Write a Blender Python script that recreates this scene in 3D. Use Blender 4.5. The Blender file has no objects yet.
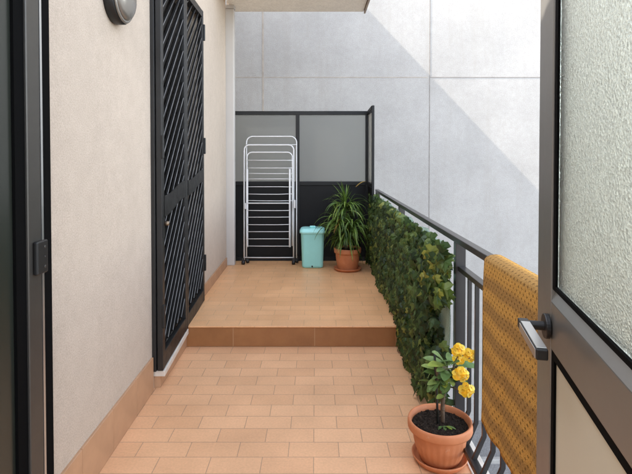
import bpy, bmesh, math, random
from mathutils import Vector, Matrix, Quaternion, noise
R = math.radians
random.seed(11)
scene = bpy.context.scene
COL = scene.collection
V = Vector

# ------------------------------------------------------------------ camera
F = 491.0; HOR = 154.0; CAMZ = 1.42; PITCH = R(1.2)
Y0 = HOR + F * math.tan(PITCH)
cd = bpy.data.cameras.new('camera'); cam = bpy.data.objects.new('camera', cd); COL.objects.link(cam)
cam.location = (0, 0, CAMZ); cam.rotation_euler = (R(90) - PITCH, 0, 0)
cd.sensor_fit = 'HORIZONTAL'; cd.sensor_width = 36; cd.lens = F / 632 * 36
cd.shift_y = (Y0 - 237.0) / 632.0
cd.clip_start = 0.02; cd.clip_end = 500
scene.camera = cam

def P(px, py, X=None, Y=None, Z=None):
    """point on the ray of a photograph position at a known depth or height (used for measuring)"""
    a, b, c = px - 316.0, F, -(py - Y0)
    d = V((a, b * math.cos(PITCH) + c * math.sin(PITCH), -b * math.sin(PITCH) + c * math.cos(PITCH)))
    if Y is not None: t = Y / d.y
    elif Z is not None: t = (Z - CAMZ) / d.z
    else: t = X / d.x
    return V((0, 0, CAMZ)) + d * t

# ------------------------------------------------------------------ materials
def nn(nt, typ, **kw):
    n = nt.nodes.new(typ)
    for k, v in kw.items(): setattr(n, k, v)
    return n
def ramp(nt, fac, stops):
    r = nn(nt, 'ShaderNodeValToRGB')
    el = r.color_ramp.elements
    while len(el) > len(stops): el.remove(el[-1])
    while len(el) < len(stops): el.new(0.5)
    for e, (p, c) in zip(el, stops):
        e.position = p; e.color = (c[0], c[1], c[2], 1) if len(c) == 3 else c
    nt.links.new(fac, r.inputs[0]); return r.outputs[0]
def mixc(nt, fac, a, b, blend='MIX'):
    m = nn(nt, 'ShaderNodeMix', data_type='RGBA', blend_type=blend)
    for s, v in ((m.inputs[0], fac), (m.inputs[6], a), (m.inputs[7], b)):
        if hasattr(v, 'node'): nt.links.new(v, s)
        elif isinstance(v, (int, float)): s.default_value = v
        else: s.default_value = (*v[:3], 1)
    return m.outputs[2]
def math_(nt, op, a, b=None):
    m = nn(nt, 'ShaderNodeMath', operation=op)
    for s, v in ((m.inputs[0], a), (m.inputs[1], b)):
        if v is None: continue
        if hasattr(v, 'node'): nt.links.new(v, s)
        else: s.default_value = v
    return m.outputs[0]
def coords(nt, scale=(1, 1, 1), loc=(0, 0, 0), out='Object'):
    tc = nn(nt, 'ShaderNodeTexCoord'); mp = nn(nt, 'ShaderNodeMapping')
    nt.links.new(tc.outputs[out], mp.inputs[0])
    mp.inputs['Scale'].default_value = scale; mp.inputs['Location'].default_value = loc
    return mp.outputs[0]
def noise_(nt, vec, scale, detail=4, rough=0.55):
    n = nn(nt, 'ShaderNodeTexNoise'); n.inputs['Scale'].default_value = scale
    n.inputs['Detail'].default_value = detail; n.inputs['Roughness'].default_value = rough
    nt.links.new(vec, n.inputs['Vector']); return n.outputs['Fac']
def bump(nt, bs, h, strength=0.3, dist=0.01):
    b = nn(nt, 'ShaderNodeBump'); b.inputs['Strength'].default_value = strength; b.inputs['Distance'].default_value = dist
    nt.links.new(h, b.inputs['Height']); nt.links.new(b.outputs[0], bs.inputs['Normal'])
def base(name, col=(0.5, 0.5, 0.5), rough=0.5, metal=0.0, spec=0.5):
    m = bpy.data.materials.new(name); m.use_nodes = True; nt = m.node_tree
    bs = nt.nodes['Principled BSDF']
    bs.inputs['Base Color'].default_value = (*col, 1); bs.inputs['Roughness'].default_value = rough
    bs.inputs['Metallic'].default_value = metal; bs.inputs['Specular IOR Level'].default_value = spec
    return m, nt, bs
def mat(name, col, rough=0.5, metal=0.0, var=0.12, vscale=6.0, bscale=0, bstr=0.2, bdist=0.003, spec=0.5, rvar=0.0):
    """plain surface with mottled colour, uneven gloss and a fine relief"""
    m, nt, bs = base(name, col, rough, metal, spec)
    c = coords(nt)
    n = noise_(nt, c, vscale, 6, 0.6)
    lo = tuple(x * (1 - var) for x in col); hi = tuple(min(1, x * (1 + var)) for x in col)
    nt.links.new(ramp(nt, n, [(0.3, lo), (0.7, hi)]), bs.inputs['Base Color'])
    if rvar:
        n2 = noise_(nt, c, vscale * 2.3, 5, 0.65)
        nt.links.new(ramp(nt, n2, [(0.3, (rough - rvar,) * 3), (0.7, (rough + rvar,) * 3)]), bs.inputs['Roughness'])
    if bscale: bump(nt, bs, noise_(nt, c, bscale, 5, 0.6), bstr, bdist)
    return m

def tile_mat(name, c1, c2, grout, bw, bh, off=(0, 0), mortar=0.0021, rough=0.42):
    m, nt, bs = base(name, c1, rough)
    c = coords(nt, loc=(off[0], off[1], 0))
    b = nn(nt, 'ShaderNodeTexBrick', offset=0.5, offset_frequency=2)
    nt.links.new(c, b.inputs['Vector'])
    for k, v in (('Scale', 1.0), ('Mortar Size', mortar), ('Mortar Smooth', 0.3), ('Bias', 0.0), ('Brick Width', bw), ('Row Height', bh)):
        b.inputs[k].default_value = v
    b.inputs['Color1'].default_value = (*c1, 1); b.inputs['Color2'].default_value = (*c2, 1); b.inputs['Mortar'].default_value = (*grout, 1)
    n = noise_(nt, c, 3.0, 6, 0.65); n2 = noise_(nt, c, 90.0, 3, 0.6)
    col = mixc(nt, 0.55, b.outputs['Color'], ramp(nt, n, [(0.3, (0.78, 0.76, 0.74)), (0.7, (1.1, 1.08, 1.06))]), 'MULTIPLY')
    col = mixc(nt, 0.35, col, ramp(nt, n2, [(0.35, (0.8, 0.8, 0.8)), (0.65, (1.1, 1.1, 1.1))]), 'MULTIPLY')
    nt.links.new(col, bs.inputs['Base Color'])
    nt.links.new(ramp(nt, n, [(0.3, (rough - 0.1,) * 3), (0.7, (rough + 0.12,) * 3)]), bs.inputs['Roughness'])
    h = math_(nt, 'SUBTRACT', math_(nt, 'MULTIPLY', n2, 0.12), b.outputs['Fac'])
    bump(nt, bs, h, 0.5, 0.002)
    return m

def stucco(name, col, grain=140.0, bstr=0.55, stain=None, var=0.06):
    m, nt, bs = base(name, col, 0.92, 0, 0.2)
    c = coords(nt)
    big = noise_(nt, c, 1.3, 6, 0.6); fine = noise_(nt, c, grain, 4, 0.7); mid = noise_(nt, c, 14, 5, 0.6)
    k = ramp(nt, big, [(0.3, (1 - var,) * 3), (0.7, (1 + var,) * 3)])
    cc = mixc(nt, 1.0, col, k, 'MULTIPLY')
    cc = mixc(nt, 1.0, cc, ramp(nt, mid, [(0.3, (0.95, 0.945, 0.94)), (0.7, (1.04, 1.04, 1.04))]), 'MULTIPLY')
    cc = mixc(nt, 1.0, cc, ramp(nt, fine, [(0.3, (0.84, 0.83, 0.82)), (0.62, (1.05, 1.05, 1.05))]), 'MULTIPLY')
    if stain:
        cv = coords(nt, scale=(3.2, 3.2, 0.35))
        s = noise_(nt, cv, 1.6, 6, 0.7)
        cc = mixc(nt, ramp(nt, s, [(0.50, (0, 0, 0)), (0.72, (0.42, 0.42, 0.42))]), cc, stain)
    nt.links.new(cc, bs.inputs['Base Color'])
    bump(nt, bs, math_(nt, 'ADD', math_(nt, 'MULTIPLY', mid, 0.4), fine), bstr, 0.006)
    return m

def leaf_mat(name, stops, rough=0.45, trans=0.25, spec=0.4):
    m, nt, bs = base(name, stops[0][1], rough, 0, spec)
    g = nn(nt, 'ShaderNodeNewGeometry')
    col = ramp(nt, g.outputs['Random Per Island'], stops)
    n = noise_(nt, coords(nt), 40, 3)
    col = mixc(nt, 1.0, col, ramp(nt, n, [(0.3, (0.75, 0.78, 0.7)), (0.7, (1.2, 1.2, 1.15))]), 'MULTIPLY')
    nt.links.new(col, bs.inputs['Base Color'])
    t = nn(nt, 'ShaderNodeBsdfTranslucent'); nt.links.new(col, t.inputs[0])
    mx = nn(nt, 'ShaderNodeMixShader'); mx.inputs[0].default_value = trans
    nt.links.new(bs.outputs[0], mx.inputs[1]); nt.links.new(t.outputs[0], mx.inputs[2])
    nt.links.new(mx.outputs[0], nt.nodes['Material Output'].inputs[0])
    return m

M = {}
M['floor'] = tile_mat('terracotta_tile', (0.755, 0.435, 0.235), (0.68, 0.38, 0.20), (0.42, 0.26, 0.155), 0.24, 0.1195, (-0.109, -0.001))
M['floor_up'] = tile_mat('terracotta_tile_raised', (0.77, 0.43, 0.21), (0.71, 0.39, 0.185), (0.46, 0.28, 0.155), 0.24, 0.1195, (-0.03, -3.59), 0.0016)
M['riser'] = tile_mat('riser_tile', (0.33, 0.145, 0.05), (0.30, 0.13, 0.045), (0.42, 0.25, 0.14), 0.60, 2.0, (0.01, 0.5), 0.003, 0.35)
M['skirt'] = mat('skirting_tile', (0.43, 0.245, 0.135), 0.5, var=0.1, vscale=7, bscale=60, bstr=0.1)
M['wall'] = stucco('beige_render', (0.515, 0.433, 0.347), 150, var=0.06)
M['grey_wall'] = stucco('grey_render', (0.365, 0.352, 0.33), 70, 0.5, stain=(0.30, 0.278, 0.245), var=0.09)
M['joint'] = mat('wall_joint', (0.21, 0.19, 0.17), 0.9, var=0.3, vscale=9)
M['joint_rust'] = mat('wall_joint_rust', (0.345, 0.30, 0.25), 0.9, var=0.25, vscale=5)
M['ceil'] = stucco('ceiling_paint', (0.93, 0.87, 0.76), 60, 0.2)
M['fascia'] = mat('fascia_trim', (0.34, 0.27, 0.21), 0.55)
M['black_metal'] = mat('gate_paint', (0.010, 0.0097, 0.0093), 0.46, 0.0, var=0.25, vscale=8, bscale=180, bstr=0.08, rvar=0.08)
M['slat'] = mat('slat_paint', (0.009, 0.0082, 0.0073), 0.55, 0.0, var=0.2, vscale=9, spec=0.18)
M['edge_highlight'] = mat('slat_edge_highlight', (0.115, 0.11, 0.105), 0.4, 0.3, var=0.5, vscale=14)  # sky reflection along the slat lips, painted as a lighter colour
M['dark_door'] = mat('dark_door_panel', (0.004, 0.004, 0.004), 0.35)
M['anthracite'] = mat('railing_paint', (0.028, 0.026, 0.0255), 0.3, 0.2, var=0.1, vscale=9)
M['screen_frame'] = mat('screen_frame_paint', (0.007, 0.007, 0.0072), 0.5, 0.0, spec=0.25)
M['solid_panel'] = mat('screen_panel_paint', (0.004, 0.004, 0.0041), 0.55, 0.0, var=0.2, vscale=3, rvar=0.06, spec=0.22)
M['bronze'] = mat('bronze_aluminium', (0.215, 0.208, 0.192), 0.38, 0.6, var=0.02, vscale=6, rvar=0.02)
M['dark_alu'] = mat('dark_aluminium', (0.075, 0.07, 0.062), 0.4, 0.6, var=0.06, vscale=20)
M['gasket'] = mat('rubber_gasket', (0.002, 0.002, 0.002), 0.9, spec=0.08)
M['alu'] = mat('bright_aluminium', (0.55, 0.56, 0.56), 0.3, 0.9, var=0.05)
M['white_tube'] = mat('white_enamel_tube', (0.62, 0.615, 0.60), 0.35, 0.0, var=0.05)
M['grey_tube'] = mat('grey_enamel_tube', (0.52, 0.52, 0.51), 0.35, 0.3, var=0.05)
M['black_plastic'] = mat('black_plastic', (0.006, 0.006, 0.006), 0.45)
M['turq'] = mat('turquoise_plastic', (0.30, 0.68, 0.64), 0.38, var=0.06, vscale=5, bscale=90, bstr=0.06)
M['turq_lid'] = mat('turquoise_lid_plastic', (0.36, 0.74, 0.70), 0.36, var=0.05, vscale=5)
M['pipe'] = mat('downpipe_paint', (0.46, 0.43, 0.39), 0.5, 0, var=0.05, vscale=2)
M['stone'] = mat('pale_stone', (0.62, 0.57, 0.49), 0.6, var=0.12, vscale=14, bscale=80, bstr=0.15)
M['kerb'] = mat('kerb_concrete', (0.30, 0.29, 0.27), 0.8, var=0.2, vscale=9)
M['marble'] = mat('sill_marble', (0.62, 0.56, 0.48), 0.45, var=0.1, vscale=18)
M['lamp_glass'] = mat('lamp_dome', (0.24, 0.225, 0.20), 0.25, 0.55, var=0.06)
M['brass'] = mat('lock_brass', (0.22, 0.17, 0.12), 0.4, 0.8)

# ground below: coarse speckled paving
m, nt, bs = base('speckled_paving', (0.3, 0.3, 0.3), 0.9)
c = coords(nt); v = nn(nt, 'ShaderNodeTexVoronoi'); v.inputs['Scale'].default_value = 22; nt.links.new(c, v.inputs['Vector'])
n = noise_(nt, c, 60, 6, 0.75); n2 = noise_(nt, c, 1.1, 5)
cc = ramp(nt, n, [(0.3, (0.11, 0.108, 0.105)), (0.5, (0.19, 0.187, 0.182)), (0.72, (0.30, 0.297, 0.29))])
cc = mixc(nt, 1.0, cc, ramp(nt, n2, [(0.3, (0.8, 0.8, 0.8)), (0.7, (1.1, 1.1, 1.1))]), 'MULTIPLY')
nt.links.new(cc, bs.inputs['Base Color']); bump(nt, bs, n, 0.6, 0.01); M['paving'] = m

# terracotta
m, nt, bs = base('terracotta', (0.5, 0.2, 0.1), 0.62)
c = coords(nt); n = noise_(nt, c, 9, 6, 0.65); n2 = noise_(nt, c, 28, 6, 0.7)
cc = ramp(nt, n, [(0.28, (0.44, 0.145, 0.055)), (0.72, (0.57, 0.215, 0.09))])
cc = mixc(nt, ramp(nt, n2, [(0.62, (0, 0, 0)), (0.74, (0.45, 0.45, 0.45))]), cc, (0.60, 0.42, 0.33))
nt.links.new(cc, bs.inputs['Base Color']); bump(nt, bs, n2, 0.12, 0.003); M['terracotta'] = m

# soil
m, nt, bs = base('potting_soil', (0.03, 0.02, 0.015), 0.95, 0, 0.2)
c = coords(nt); n = noise_(nt, c, 110, 6, 0.75)
nt.links.new(ramp(nt, n, [(0.35, (0.006, 0.0045, 0.0035)), (0.55, (0.03, 0.02, 0.014)), (0.72, (0.13, 0.09, 0.06))]), bs.inputs['Base Color'])
bump(nt, bs, n, 0.9, 0.01); M['soil'] = m

# plants
M['ivy'] = leaf_mat('ivy_leaf', [(0.0, (0.014, 0.032, 0.010)), (0.4, (0.036, 0.070, 0.019)), (0.8, (0.070, 0.120, 0.032)), (0.96, (0.13, 0.18, 0.045)), (1.0, (0.24, 0.25, 0.06))], 0.5, 0.3)
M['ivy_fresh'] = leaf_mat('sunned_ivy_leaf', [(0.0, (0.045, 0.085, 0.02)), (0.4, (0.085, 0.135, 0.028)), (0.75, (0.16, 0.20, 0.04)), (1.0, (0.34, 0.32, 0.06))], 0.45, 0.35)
M['palm'] = leaf_mat('strap_leaf', [(0.0, (0.045, 0.09, 0.016)), (0.5, (0.10, 0.17, 0.03)), (0.85, (0.18, 0.27, 0.05)), (1.0, (0.28, 0.34, 0.09))], 0.42, 0.3)
M['palm_old'] = leaf_mat('withered_leaf', [(0.0, (0.25, 0.13, 0.05)), (1.0, (0.45, 0.30, 0.06))], 0.6, 0.25)
M['spurge'] = leaf_mat('spurge_leaf', [(0.0, (0.07, 0.14, 0.04)), (0.4, (0.14, 0.23, 0.075)), (0.75, (0.23, 0.33, 0.12)), (1.0, (0.36, 0.44, 0.07))], 0.45, 0.3)
M['petal'] = leaf_mat('yellow_petal', [(0.0, (0.88, 0.46, 0.02)), (0.5, (0.92, 0.60, 0.04)), (1.0, (0.93, 0.74, 0.16))], 0.55, 0.35)
M['petal_eye'] = mat('flower_eye', (0.45, 0.20, 0.01), 0.6)
M['bark'] = mat('plant_bark', (0.10, 0.065, 0.04), 0.85, var=0.35, vscale=40, bscale=120, bstr=0.6)
M['stick'] = mat('dark_stake', (0.012, 0.012, 0.01), 0.5)

# netting: fine open weave of pale green thread
m, nt, bs = base('pale_netting', (0.36, 0.48, 0.39), 0.8)
c = coords(nt, scale=(1, 1, 1))
w1 = nn(nt, 'ShaderNodeTexWave', bands_direction='Y'); w1.inputs['Scale'].default_value = 26; w1.inputs['Distortion'].default_value = 1.2; nt.links.new(c, w1.inputs['Vector'])
w2 = nn(nt, 'ShaderNodeTexWave', bands_direction='Z'); w2.inputs['Scale'].default_value = 40; w2.inputs['Distortion'].default_value = 1.0; nt.links.new(c, w2.inputs['Vector'])
mx = math_(nt, 'MAXIMUM', w1.outputs['Fac'], w2.outputs['Fac'])
nt.links.new(ramp(nt, mx, [(0.2, (0.16, 0.25, 0.19)), (0.8, (0.36, 0.48, 0.39))]), bs.inputs['Base Color'])
nt.links.new(ramp(nt, mx, [(0.25, (0.45,) * 3), (0.6, (0.95,) * 3)]), bs.inputs['Alpha'])
bump(nt, bs, mx, 0.4, 0.004); M['net'] = m

# rippled door glass
def glass(name, col, rough, bscale, bstr, bdist, stretch=(1, 1, 0.6), vor=True):
    m, nt, bs = base(name, col, rough)
    bs.inputs['Transmission Weight'].default_value = 1.0; bs.inputs['IOR'].default_value = 1.45
    if bscale:
        c = coords(nt, scale=stretch)
        n = noise_(nt, c, bscale, 3, 0.6)
        if vor:
            v = nn(nt, 'ShaderNodeTexVoronoi', feature='F1'); v.inputs['Scale'].default_value = bscale * 0.75
            nt.links.new(c, v.inputs['Vector']); n = math_(nt, 'ADD', math_(nt, 'MULTIPLY', n, 0.6), math_(nt, 'MULTIPLY', v.outputs['Distance'], -1.0))
        bump(nt, bs, n, bstr, bdist)
    return m
M['ripple_glass'] = glass('rippled_glass', (0.92, 0.95, 0.81), 0.30, 420, 0.5, 0.0035, (1, 0.55, 0.8))
M['frosted'] = glass('frosted_glass', (0.50, 0.51, 0.485), 0.55, 300, 0.15, 0.002, vor=False)
M['frosted_side'] = glass('frosted_side_glass', (0.80, 0.90, 0.82), 0.6, 300, 0.15, 0.002, vor=False)
M['dark_glass'] = mat('dark_leaf_glass', (0.018, 0.021, 0.016), 0.3, 0, var=0.05)
M['cream_panel'] = mat('cream_door_panel', (0.57, 0.535, 0.42), 0.45, var=0.03, vscale=3)

# woven throw: ochre bands with open holes
m, nt, bs = base('ochre_weave', (0.5, 0.3, 0.08), 0.95, 0, 0.15)
uv = nn(nt, 'ShaderNodeTexCoord'); sep = nn(nt, 'ShaderNodeSeparateXYZ'); nt.links.new(uv.outputs['UV'], sep.inputs[0])
n = noise_(nt, coords(nt), 10, 3); nf = noise_(nt, coords(nt), 260, 4, 0.7); nm = noise_(nt, coords(nt), 34, 4)
vv = math_(nt, 'DIVIDE', sep.outputs[1], 0.0165); row = math_(nt, 'FLOOR', vv)
odd = math_(nt, 'MULTIPLY', math_(nt, 'MODULO', row, 2.0), 0.5)
uu = math_(nt, 'ADD', math_(nt, 'DIVIDE', sep.outputs[0], 0.027), odd)
uu = math_(nt, 'ADD', uu, math_(nt, 'MULTIPLY', nm, 0.35))
fu = math_(nt, 'ABSOLUTE', math_(nt, 'SUBTRACT', math_(nt, 'FRACT', uu), 0.5)); fv = math_(nt, 'ABSOLUTE', math_(nt, 'SUBTRACT', math_(nt, 'FRACT', vv), 0.5))
d = math_(nt, 'ADD', math_(nt, 'MULTIPLY', fu, 1.5), math_(nt, 'MULTIPLY', fv, 0.75))
hole = ramp(nt, d, [(0.16, (0.7, 0.7, 0.7)), (0.32, (0, 0, 0))])
st = math_(nt, 'SINE', math_(nt, 'ADD', math_(nt, 'MULTIPLY', sep.outputs[1], 62.0), math_(nt, 'MULTIPLY', n, 1.2)))
cc = ramp(nt, math_(nt, 'ADD', math_(nt, 'MULTIPLY', st, 0.5), 0.5), [(0.2, (0.39, 0.22, 0.072)), (0.8, (0.60, 0.33, 0.085))])
cc = mixc(nt, 1.0, cc, ramp(nt, nf, [(0.3, (0.6, 0.58, 0.55)), (0.7, (1.25, 1.25, 1.2))]), 'MULTIPLY')
cc = mixc(nt, hole, cc, (0.10, 0.055, 0.02))
nt.links.new(cc, bs.inputs['Base Color'])
h = math_(nt, 'SUBTRACT', nf, math_(nt, 'MULTIPLY', hole, 1.2)); bump(nt, bs, h, 0.8, 0.006); M['throw'] = m

# ------------------------------------------------------------------ mesh building
WLOC = {}
def tag(o, label=None, cat=None, group=None, kind=None):
    if label: o['label'] = label
    if cat: o['category'] = cat
    if group: o['group'] = group
    if kind: o['kind'] = kind
    return o
def empty(name, loc, label=None, cat=None, group=None):
    o = bpy.data.objects.new(name, None); COL.objects.link(o); o.location = loc
    o.empty_display_size = 0.1; WLOC[o.name] = V(loc)
    return tag(o, label, cat, group)

class MB:
    def __init__(s, fn=None): s.v = []; s.f = []; s.mi = []; s.sm = []; s.uv = None; s.fn = fn
    def add(s, vs, fs, mi=0, smooth=False):
        o = len(s.v)
        for p in vs: s.v.append(s.fn(V(p)) if s.fn else V(p))
        for f in fs: s.f.append([i + o for i in f]); s.mi.append(mi); s.sm.append(smooth)
    def box(s, a, b, mi=0):
        x0, y0, z0 = a; x1, y1, z1 = b
        s.add([(x0, y0, z0), (x1, y0, z0), (x1, y1, z0), (x0, y1, z0), (x0, y0, z1), (x1, y0, z1), (x1, y1, z1), (x0, y1, z1)],
              [(3, 2, 1, 0), (4, 5, 6, 7), (0, 1, 5, 4), (1, 2, 6, 5), (2, 3, 7, 6), (3, 0, 4, 7)], mi)
    def prism(s, poly, z0, z1, mi=0):
        n = len(poly)
        s.add([(x, y, z0) for x, y in poly] + [(x, y, z1) for x, y in poly],
              [list(range(n))[::-1], list(range(n, 2 * n))] + [(i, (i + 1) % n, n + (i + 1) % n, n + i) for i in range(n)], mi)
    def tube(s, pts, r, seg=8, cap=True, mi=0, closed=False):
        pts = [V(p) for p in pts]; n = len(pts); vs = []; fs = []; prev = None
        for i, p in enumerate(pts):
            if closed: t = pts[(i + 1) % n] - pts[i - 1]
            else: t = pts[min(i + 1, n - 1)] - pts[max(i - 1, 0)]
            t.normalize()
            if prev is None:
                a = V((0, 0, 1)) if abs(t.z) < 0.9 else V((1, 0, 0)); u = t.cross(a).normalized()
            else: u = (prev - t * prev.dot(t)).normalized()
            prev = u; w = t.cross(u); rr = r[i] if isinstance(r, (list, tuple)) else r
            for k in range(seg):
                an = 2 * math.pi * k / seg; vs.append(p + (u * math.cos(an) + w * math.sin(an)) * rr)
        m = n if closed else n - 1
        for i in range(m):
            for k in range(seg):
                a = i * seg + k; b = i * seg + (k + 1) % seg; j = ((i + 1) % n) * seg
                fs.append((a, b, j + (k + 1) % seg, j + k))
        if cap and not closed: fs += [list(range(seg))[::-1], [(n - 1) * seg + k for k in range(seg)]]
        s.add(vs, fs, mi, True)
    def bar(s, p, q, w, h, up=(0, 0, 1), mi=0):
        """rectangular bar between two points, w across and h along up"""
        p, q, up = V(p), V(q), V(up); t = (q - p).normalized(); a = t.cross(up).normalized(); u = a.cross(t).normalized()
        vs = []
        for e in (p, q):
            for sx, sy in ((-1, -1), (1, -1), (1, 1), (-1, 1)): vs.append(e + a * sx * w / 2 + u * sy * h / 2)
        s.add(vs, [(3, 2, 1, 0), (4, 5, 6, 7), (0, 1, 5, 4), (1, 2, 6, 5), (2, 3, 7, 6), (3, 0, 4, 7)], mi)
    def lathe(s, prof, c, seg=48, axis='Z', rf=None, mi=0, sx=1.0, sy=1.0):
        """profile [(r, h)] turned about an axis through c; rf(angle, index) scales the radius"""
        c = V(c); n = len(prof); vs = []; fs = []
        for i, (r, h) in enumerate(prof):
            for k in range(seg):
                an = 2 * math.pi * k / seg; rr = r * (rf(an, i) if rf else 1)
                a, b = rr * math.cos(an) * sx, rr * math.sin(an) * sy
                vs.append(c + (V((a, b, h)) if axis == 'Z' else V((h, a, b)) if axis == 'X' else V((b, h, a))))
        for i in range(n - 1):
            for k in range(seg):
                k2 = (k + 1) % seg; fs.append((i * seg + k, i * seg + k2, (i + 1) * seg + k2, (i + 1) * seg + k))
        fs += [list(range(seg))[::-1], [(n - 1) * seg + k for k in range(seg)]]
        s.add(vs, fs, mi, True)
    def build(s, name, mats, parent=None, origin=None, bevel=0, solid=0, seg=2):
        if not isinstance(mats, (list, tuple)): mats = [mats]
        if origin is None:
            lo = V([min(p[i] for p in s.v) for i in range(3)]); hi = V([max(p[i] for p in s.v) for i in range(3)])
            origin = (lo + hi) / 2
            if parent is None: origin.z = lo.z
        origin = V(origin)
        me = bpy.data.meshes.new(name); me.from_pydata([p - origin for p in s.v], [], s.f)
        for m_ in mats: me.materials.append(m_)
        me.polygons.foreach_set('material_index', s.mi); me.polygons.foreach_set('use_smooth', s.sm)
        if s.uv:
            l = me.uv_layers.new(name='UVMap')
            for lp in me.loops: l.data[lp.index].uv = s.uv[lp.vertex_index]
        me.update(); me.validate()
        o = bpy.data.objects.new(name, me); COL.objects.link(o); WLOC[o.name] = origin
        if parent: o.parent = parent; o.location = origin - WLOC[parent.name]
        else: o.location = origin
        if solid:
            md = o.modifiers.new('thickness', 'SOLIDIFY'); md.thickness = solid; md.offset = 0
        if bevel:
            md = o.modifiers.new('bevel', 'BEVEL'); md.width = bevel; md.segments = seg; md.limit_method = 'ANGLE'; md.angle_limit = R(40)
            md.harden_normals = False
        return o
def structure(o): o['kind'] = 'structure'; return o

# ------------------------------------------------------------------ the setting
RAISE = 0.156; STEP = 3.59; BACK = 5.78
def wx(y): return -0.975 - 0.011 * (y - 2.18)            # face of the house wall

b = MB(); b.box((-1.06, -1.5, -0.25), (0.69, STEP + 0.05, 0.0)); structure(b.build('floor', M['floor'], origin=(0, 0, 0)))
b = MB(); b.box((0.69, -1.5, -0.25), (0.77, STEP, 0.006)); fo = structure(b.build('floor_edging', M['stone'], bevel=0.004))
b = MB(); b.box((-1.06, STEP + 0.004, 0.001), (0.75, 6.0, RAISE - 0.014)); rf = structure(b.build('raised_floor', M['riser'], origin=(0, 0, 0)))
b = MB(); b.box((-1.06, STEP - 0.006, RAISE - 0.014), (0.75, 5.99, RAISE)); b.build('tread', M['floor_up'], rf, origin=(0, 0, 0), bevel=0.005, seg=3)
# riser face: large glazed tiles, joints 0.6 m apart
m, nt, bs = base('riser_face_tile', (0.3, 0.13, 0.05), 0.35)
c = coords(nt); sp = nn(nt, 'ShaderNodeSeparateXYZ'); nt.links.new(c, sp.inputs[0])
fx = math_(nt, 'ABSOLUTE', math_(nt, 'SUBTRACT', math_(nt, 'FRACT', math_(nt, 'DIVIDE', math_(nt, 'ADD', sp.outputs[0], 6.31), 0.6)), 0.5))
j = ramp(nt, fx, [(0.003, (1, 1, 1)), (0.005, (0, 0, 0))]); n = noise_(nt, c, 5, 6, 0.65)
cc = mixc(nt, j, ramp(nt, n, [(0.3, (0.25, 0.105, 0.036)), (0.7, (0.33, 0.145, 0.053))]), (0.40, 0.23, 0.12))
nt.links.new(cc, bs.inputs['Base Color']); bump(nt, bs, j, -0.3, 0.002); M['riser_face'] = m
b = MB(); b.box((-1.0, STEP, 0.002), (0.745, STEP + 0.0035, RAISE - 0.015)); b.build('riser', M['riser_face'], rf, origin=(0, 0, 0))

b = MB(); b.box((-60, -60, -3.3), (90, 60, -2.96)); structure(b.build('ground', M['paving'], origin=(0, 0, 0)))
b = MB(); b.box((-2, 6.85, -2.97), (30, 6.93, -2.90)); structure(b.build('kerb', M['kerb'], bevel=0.01))

# neighbouring building: big rendered wall straight ahead, with an unseen block added as shadow caster
nb = empty('neighbour_building', (3, 8, -2.96), 'tall pale grey rendered building with thin wall joints, half sunlit, behind the balcony', 'building')
b = MB(); b.box((-9, 8.0, -2.97), (16, 8.4, 9)); b.build('wall', M['grey_wall'], nb)
b = MB(); b.box((-1.6, 7.985, -2.97), (16, 8.001, -2.60)); b.build('plinth', M['grey_wall'], nb)
LT = lambda x: 4.03 - 1.05 * (x - 0.58)                  # shadow-edge line that the added block's top follows
b = MB(); b.box((-9, 5.7, -2.97), (-1.6, 7.99, LT(-1.6))); b.build('shadow_block', M['wall'], nb)  # out of view, added to throw the diagonal shadow on the grey wall
sz = P(430, 77.3, Y=8).z
b = MB(); b.box((-1.6, 7.997, sz - 0.006), (1.82, 8.001, sz + 0.006)); b.build('wall_joint', M['joint_rust'], nb)
b = MB(); b.box((1.845, 7.997, sz - 0.005), (16, 8.001, sz + 0.005)); b.build('wall_joint', M['joint'], nb)
xs = P(429.5, 120, Y=8).x
b = MB(); b.box((xs - 0.0055, 7.996, -2.6), (xs + 0.0055, 8.0005, 9)); b.build('wall_joint', M['joint'], nb)
xs = P(263, 60, Y=8).x
b = MB(); b.box((xs - 0.012, 7.996, -2.6), (xs + 0.012, 8.0005, 9)); b.build('wall_joint', M['joint_rust'], nb)

# house wall with the opening of the gated balcony door
hw = empty('house_wall', (-1.15, 3, 0), 'beige rough rendered house wall with brown tiled skirting along the left side', 'wall')
g0, g1 = 2.97, 4.15; GT = 2.60
def wp(y0, y1, z0, z1, b): b.prism([(-5, y0), (wx(y0), y0), (wx(y1), y1), (-5, y1)], z0, z1)
b = MB()
wp(-8, g0, -2.9, 3.28, b); wp(g1, 5.52, -2.9, 3.28, b); wp(g0, g1, GT, 3.28, b); wp(g0, g1, -2.9, 0.06, b)
b.build('wall', M['wall'], hw, origin=(0, 0, 0))
def skirt(y0, y1, z0, z1, t=0.012):
    b = MB(); b.prism([(wx(y0) - 0.01, y0), (wx(y0) + t, y0), (wx(y1) + t, y1), (wx(y1) - 0.01, y1)], z0, z1)
    return b.build('skirting', M['skirt'], hw, bevel=0.003)
for k in range(14):
    y0 = -1.5 + k * 0.318
    y1 = min(y0 + 0.316, g0 - 0.06)
    if y1 > y0 + 0.03: skirt(y0, y1, 0.001, 0.205)
for k in range(5):
    y0 = 4.22 + k * 0.262; skirt(y0, min(y0 + 0.26, 5.5), RAISE + 0.001, RAISE + 0.10)
b = MB(); b.prism([(-1.0, g0 - 0.02), (-0.945, g0 - 0.01), (-0.952, STEP - 0.001), (-1.0, STEP - 0.001)], 0.001, 0.0745); b.build('skirting', M['skirt'], hw)
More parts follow.
